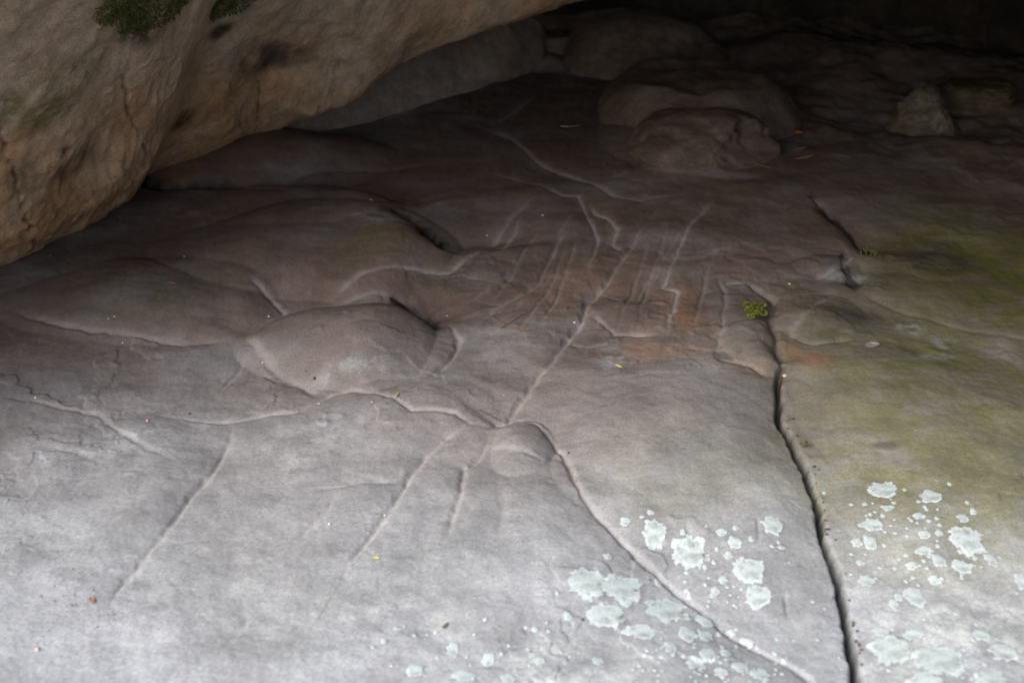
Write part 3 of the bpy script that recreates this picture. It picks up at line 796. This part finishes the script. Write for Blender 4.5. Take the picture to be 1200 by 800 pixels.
# ------------------------------------------------------------------ leaves, twigs, pebbles, grass blade
def leaf(px, py, L, w, rot, mat, label, name='fallen_leaf', curl=.25, cat='leaf', group=None, lift=.003):
    x, y, z = on_floor(px, py)
    nseg = 9; V = []; Q = []
    for i in range(nseg):
        u = i/(nseg-1); ww = w*.5*math.sin(math.pi*min(max(u*.96+.02, 0), 1))**.75
        up = curl*L*(u-.5)**2
        V += [(-ww, (u-.5)*L, up+ww*.35), (0, (u-.5)*L, up), (ww, (u-.5)*L, up+ww*.35)]
    top = len(V)
    V += [(a, b, c-.0007) for a, b, c in V]
    for i in range(nseg-1):
        for j in (0, 1):
            a = i*3+j; Q.append((a, a+1, a+4, a+3)); Q.append((top+a+3, top+a+4, top+a+1, top+a))
    V = np.array(V); gd = [(i*3+a, (i+1)*3+a) for i in range(nseg-1) for a in (0, 2)]
    for a, b in gd: Q.append((a, b, b+top, a+top))
    o = mesh_np(name, V, Q, mat)
    o.location = (x, y, z+lift); o.rotation_euler = (random.uniform(-.2, .2), random.uniform(-.2, .2), R(rot))
    return tag(o, label, cat, group)
leaf(465,464,.034,.0055,-12,M_GRASS,'single bright green grass blade lying near the oval boss','grass_blade',.3,'grass blade')
leaf(441,655,.014,.009,70,M_LEAFY,'tiny yellow-green leaf fragment on the pale foreground rock','fallen_leaf')
leaf(725,430,.020,.007,60,M_LEAFY,'narrow yellow leaf fragment near the stained middle slab','fallen_leaf')
leaf(930,158,.075,.045,75,M_LEAFO,'curled orange leaf right of the fractured boulder','fallen_leaf',.5)
leaf(941,187,.080,.022,100,M_LEAFB,'long brown leaf below the curled orange one','fallen_leaf',.35)
leaf(988,184,.060,.020,60,M_LEAFB,'reddish-brown leaf right of the long brown leaf','fallen_leaf',.3)
leaf(937,176,.070,.014,110,M_LEAFB,'thin brown leaf between the orange and the long brown leaf','fallen_leaf',.3)
leaf(522,734,.022,.006,150,M_LEAFB,'small rust-brown leaf scrap in the pale foreground','fallen_leaf')
leaf(108,704,.020,.010,30,M_LEAFB,'brown leaf crumb on the pale rock at lower left','fallen_leaf')
leaf(201,333,.030,.010,80,M_LEAFB,'dark brown leaf scrap on the left hump','fallen_leaf')
leaf(1022,406,.050,.026,110,M_STRAW,'bleached pale leaf on the olive slab at right','fallen_leaf',.15)
leaf(858,70,.05,.03,80,M_LEAFB,'dim brown leaf far back near the dome-shaped boulder','fallen_leaf')

def twig(pts, rad, label, mat=None, cat='twig', lift=.004):
    P = [Vector(on_floor(*p)) for p in pts]
    c = P[0].copy()
    fine = []
    for a, b in zip(P[:-1], P[1:]):
        for k in range(6): fine.append(a.lerp(b, k/6))
    fine.append(P[-1])
    V = []; Q = []; ns = 7
    for i, p in enumerate(fine):
        d = (fine[min(i+1, len(fine)-1)]-fine[max(i-1, 0)]).normalized()
        s_ = d.cross(Vector((0, 0, 1))).normalized(); u = s_.cross(d)
        r = rad*(1-.6*i/len(fine))
        jit = Vector((random.gauss(0, rad*.3), random.gauss(0, rad*.3), lift+rad*.4))
        for k in range(ns):
            a = 2*math.pi*k/ns; V.append(p-c+jit+s_*r*math.cos(a)+u*r*math.sin(a))
    for i in range(len(fine)-1):
        for k in range(ns): Q.append((i*ns+k, i*ns+(k+1) % ns, (i+1)*ns+(k+1) % ns, (i+1)*ns+k))
    n0 = len(V); V.append(fine[0]-c+Vector((0, 0, lift))); V.append(fine[-1]-c+Vector((0, 0, lift)))
    T_ = [(n0, (k+1) % ns, k) for k in range(ns)]+[(n0+1, (len(fine)-1)*ns+k, (len(fine)-1)*ns+(k+1) % ns) for k in range(ns)]
    o = mesh_np('twig', np.array([v[:] for v in V]), Q, mat or M_TWIG, tris=T_)
    o.location = c
    return tag(o, label, cat)
twig([(870,192),(886,194),(903,198)], .004, 'straight brown twig at the foot of the fractured boulder')
twig([(575,372),(592,382),(612,388),(636,386)], .0016, 'thin reddish twig crossing another near the middle of the floor')
twig([(587,386),(600,378),(612,370),(622,366)], .0014, 'short reddish twig crossed by the longer thin one')
twig([(667,340),(672,346),(684,352)], .0015, 'thin twig lying beside the central groove')
twig([(205,306),(214,303),(224,308)], .003, 'dark twig scrap with a white stone on the left hump', M_DPEB)
twig([(657,149),(668,150),(680,148)], .004, 'pale straw on the dark pan at the back', M_STRAW)

def pebble(px, py, r, mat, label, group=None, seed=1):
    v, t = ICO2; r = r*.72
    q = 1+.28*fbm3(v[:, 0]*1.3+seed*5.1, v[:, 1]*1.3, v[:, 2]*1.3, 2, seed)
    v = v*q[:, None]*np.array([r, r*.85, r*.65])
    o = mesh_np('pebble', v, None, mat, tris=t)
    x, y, z = on_floor(px, py)
    o.location = (x, y, z+r*.35); o.rotation_euler = (0, 0, seed*1.3)
    return tag(o, label, 'pebble', group)
pebble(374,473,.0045,M_WPEB,'white quartz pebble below the left tip of the oval boss',seed=1)
pebble(216,301,.007,M_WPEB,'white pebble on the dark twig scrap near the wall',seed=2)
pebble(315,371,.006,M_WPEB,'white pebble in the notch left of the oval boss',seed=3)
pebble(134,370,.005,M_WPEB,'left one of two white crumbs side by side on the left hump',seed=4)
pebble(127,372,.004,M_WPEB,'smaller white crumb next to another on the left hump',seed=5)
pebble(144,402,.0055,M_WPEB,'white pebble just under the pale groove on the left',seed=6)
pebble(42,466,.0055,M_WPEB,'white pebble in the faint groove at far left',seed=7)
pebble(173,493,.0065,M_PPEB,'pink pebble on the grey rock at left',seed=8)
pebble(44,761,.006,M_PPEB,'pink pebble in the pale lower left corner',seed=9)
pebble(308,425,.005,M_PPEB,'pinkish pebble in the sandy groove left of the oval boss',seed=10)
pebble(369,449,.006,M_DPEB,'dark pebble in the sandy groove below the oval boss',seed=11)
pebble(222,485,.005,M_DPEB,'dark pebble in the straight faint groove at left',seed=12)
pebble(524,369,.005,M_WPEB,'white pebble in the groove at the right end of the oval boss',seed=13)
pebble(673,381,.006,M_WPEB,'white pebble in the central groove',seed=14)
pebble(436,471,.004,M_WPEB,'tiny white pebble left of the green grass blade',seed=15)
pebble(435,235,.009,M_WPEB,'white pebble on the hump below the far crescent hollow',seed=16)
pebble(571,278,.006,M_WPEB,'white pebble on the diagonal groove near the middle',seed=17)
pebble(636,253,.008,M_WPEB,'white pebble at the top of the groove fan',seed=18)
pebble(925,333,.007,M_LEAFY,'yellowish pebble on the brown slab above the crack',seed=19)
pebble(920,440,.009,M_WPEB,'pale stone at the upper end of the deep dark crack',seed=20)
pebble(386,614,.005,M_WPEB,'white pebble on the pale foreground left of the leaf fragment',seed=21)
pebble(451,604,.0045,M_WPEB,'white crumb beside the lower left groove',seed=22)
pebble(666,531,.005,M_DPEB,'dark pebble on the sandy bend of the ring groove',seed=23)
pebble(683,726,.005,M_DPEB,'dark speck of stone at the left edge of the frayed lichen',seed=24)
pebble(874,12,.020,M_WPEB,'pale stone far back at the top edge of the view',seed=25)
for i, (px, py) in enumerate(((35,285),(10,305),(60,300),(83,268),(48,292),(95,275),(20,296))):
    pebble(px, py, random.uniform(.008, .016), M_BOULDER, 'small brown stone in the debris along the foot of the overhanging wall', 'stones along the wall foot', 60+i)
for i in range(22):                             # grit lying in the sandy grooves
    px, py = random.choice([(330,434),(345,441),(300,405),(360,450),(668,545),(672,556),(595,488),(560,495),(470,470),(650,420)])
    pebble(px+random.gauss(0, 7), py+random.gauss(0, 4), random.uniform(.0018, .0032), M_BOULDER, 'tiny grit grain in the sandy grooves', 'grit grains in the grooves', 80+i)

for i in range(34):
    py = random.uniform(500, 800); px = np.interp(py, [434,494,548,590,630,670,710,750,795], [916,914,941,957,970,982,992,1000,1005])+random.uniform(-1, 4)
    pebble(px, py, random.uniform(.003, .006), random.choice((M_BOULDER, M_DPEB, M_SOILCRUMB)), 'tiny brown grain caught in the deep dark crack', 'grains in the deep dark crack', 120+i)
for i in range(16):
    pebble(random.gauss(105, 28), random.gauss(700, 14), random.uniform(.0015, .003), random.choice((M_BOULDER, M_SOILCRUMB)), 'brown crumb scattered over the pale rock at lower left', 'crumbs on the pale rock', 160+i)
# ------------------------------------------------------------------ light
SUN_EL, SUN_AZ = 43.0, 226.0                    # azimuth clockwise from +y: light comes from behind, a little left
w = bpy.data.worlds.new('World'); S.world = w; w.use_nodes = True
nt = w.node_tree; nt.nodes.clear()
sky = nt.nodes.new('ShaderNodeTexSky'); sky.sky_type = 'NISHITA'; sky.sun_disc = False
sky.sun_elevation = R(SUN_EL); sky.sun_rotation = R(SUN_AZ)
sky.air_density = 1.0; sky.dust_density = 4.0; sky.ozone_density = 1.0
bg = nt.nodes.new('ShaderNodeBackground'); bg.inputs[1].default_value = .12
wo = nt.nodes.new('ShaderNodeOutputWorld')
nt.links.new(sky.outputs[0], bg.inputs[0]); nt.links.new(bg.outputs[0], wo.inputs[0])
sd = bpy.data.lights.new('sun', 'SUN'); sd.energy = 2.1; sd.angle = R(50); sd.color = (.98, .99, 1.0)
so = bpy.data.objects.new('sun', sd); COL.objects.link(so)
az, el = R(SUN_AZ), R(SUN_EL)
dirv = Vector((math.sin(az)*math.cos(el), math.cos(az)*math.cos(el), math.sin(el)))
so.rotation_euler = (-dirv).to_track_quat('-Z', 'Y').to_euler()
so.location = dirv*20

S.render.engine = 'CYCLES'
S.cycles.max_bounces = 8; S.cycles.diffuse_bounces = 5
S.view_settings.view_transform = 'Standard'; S.view_settings.look = 'None'
S.view_settings.gamma = 1.0; S.view_settings.use_curve_mapping = False
S.view_settings.exposure = 1.15
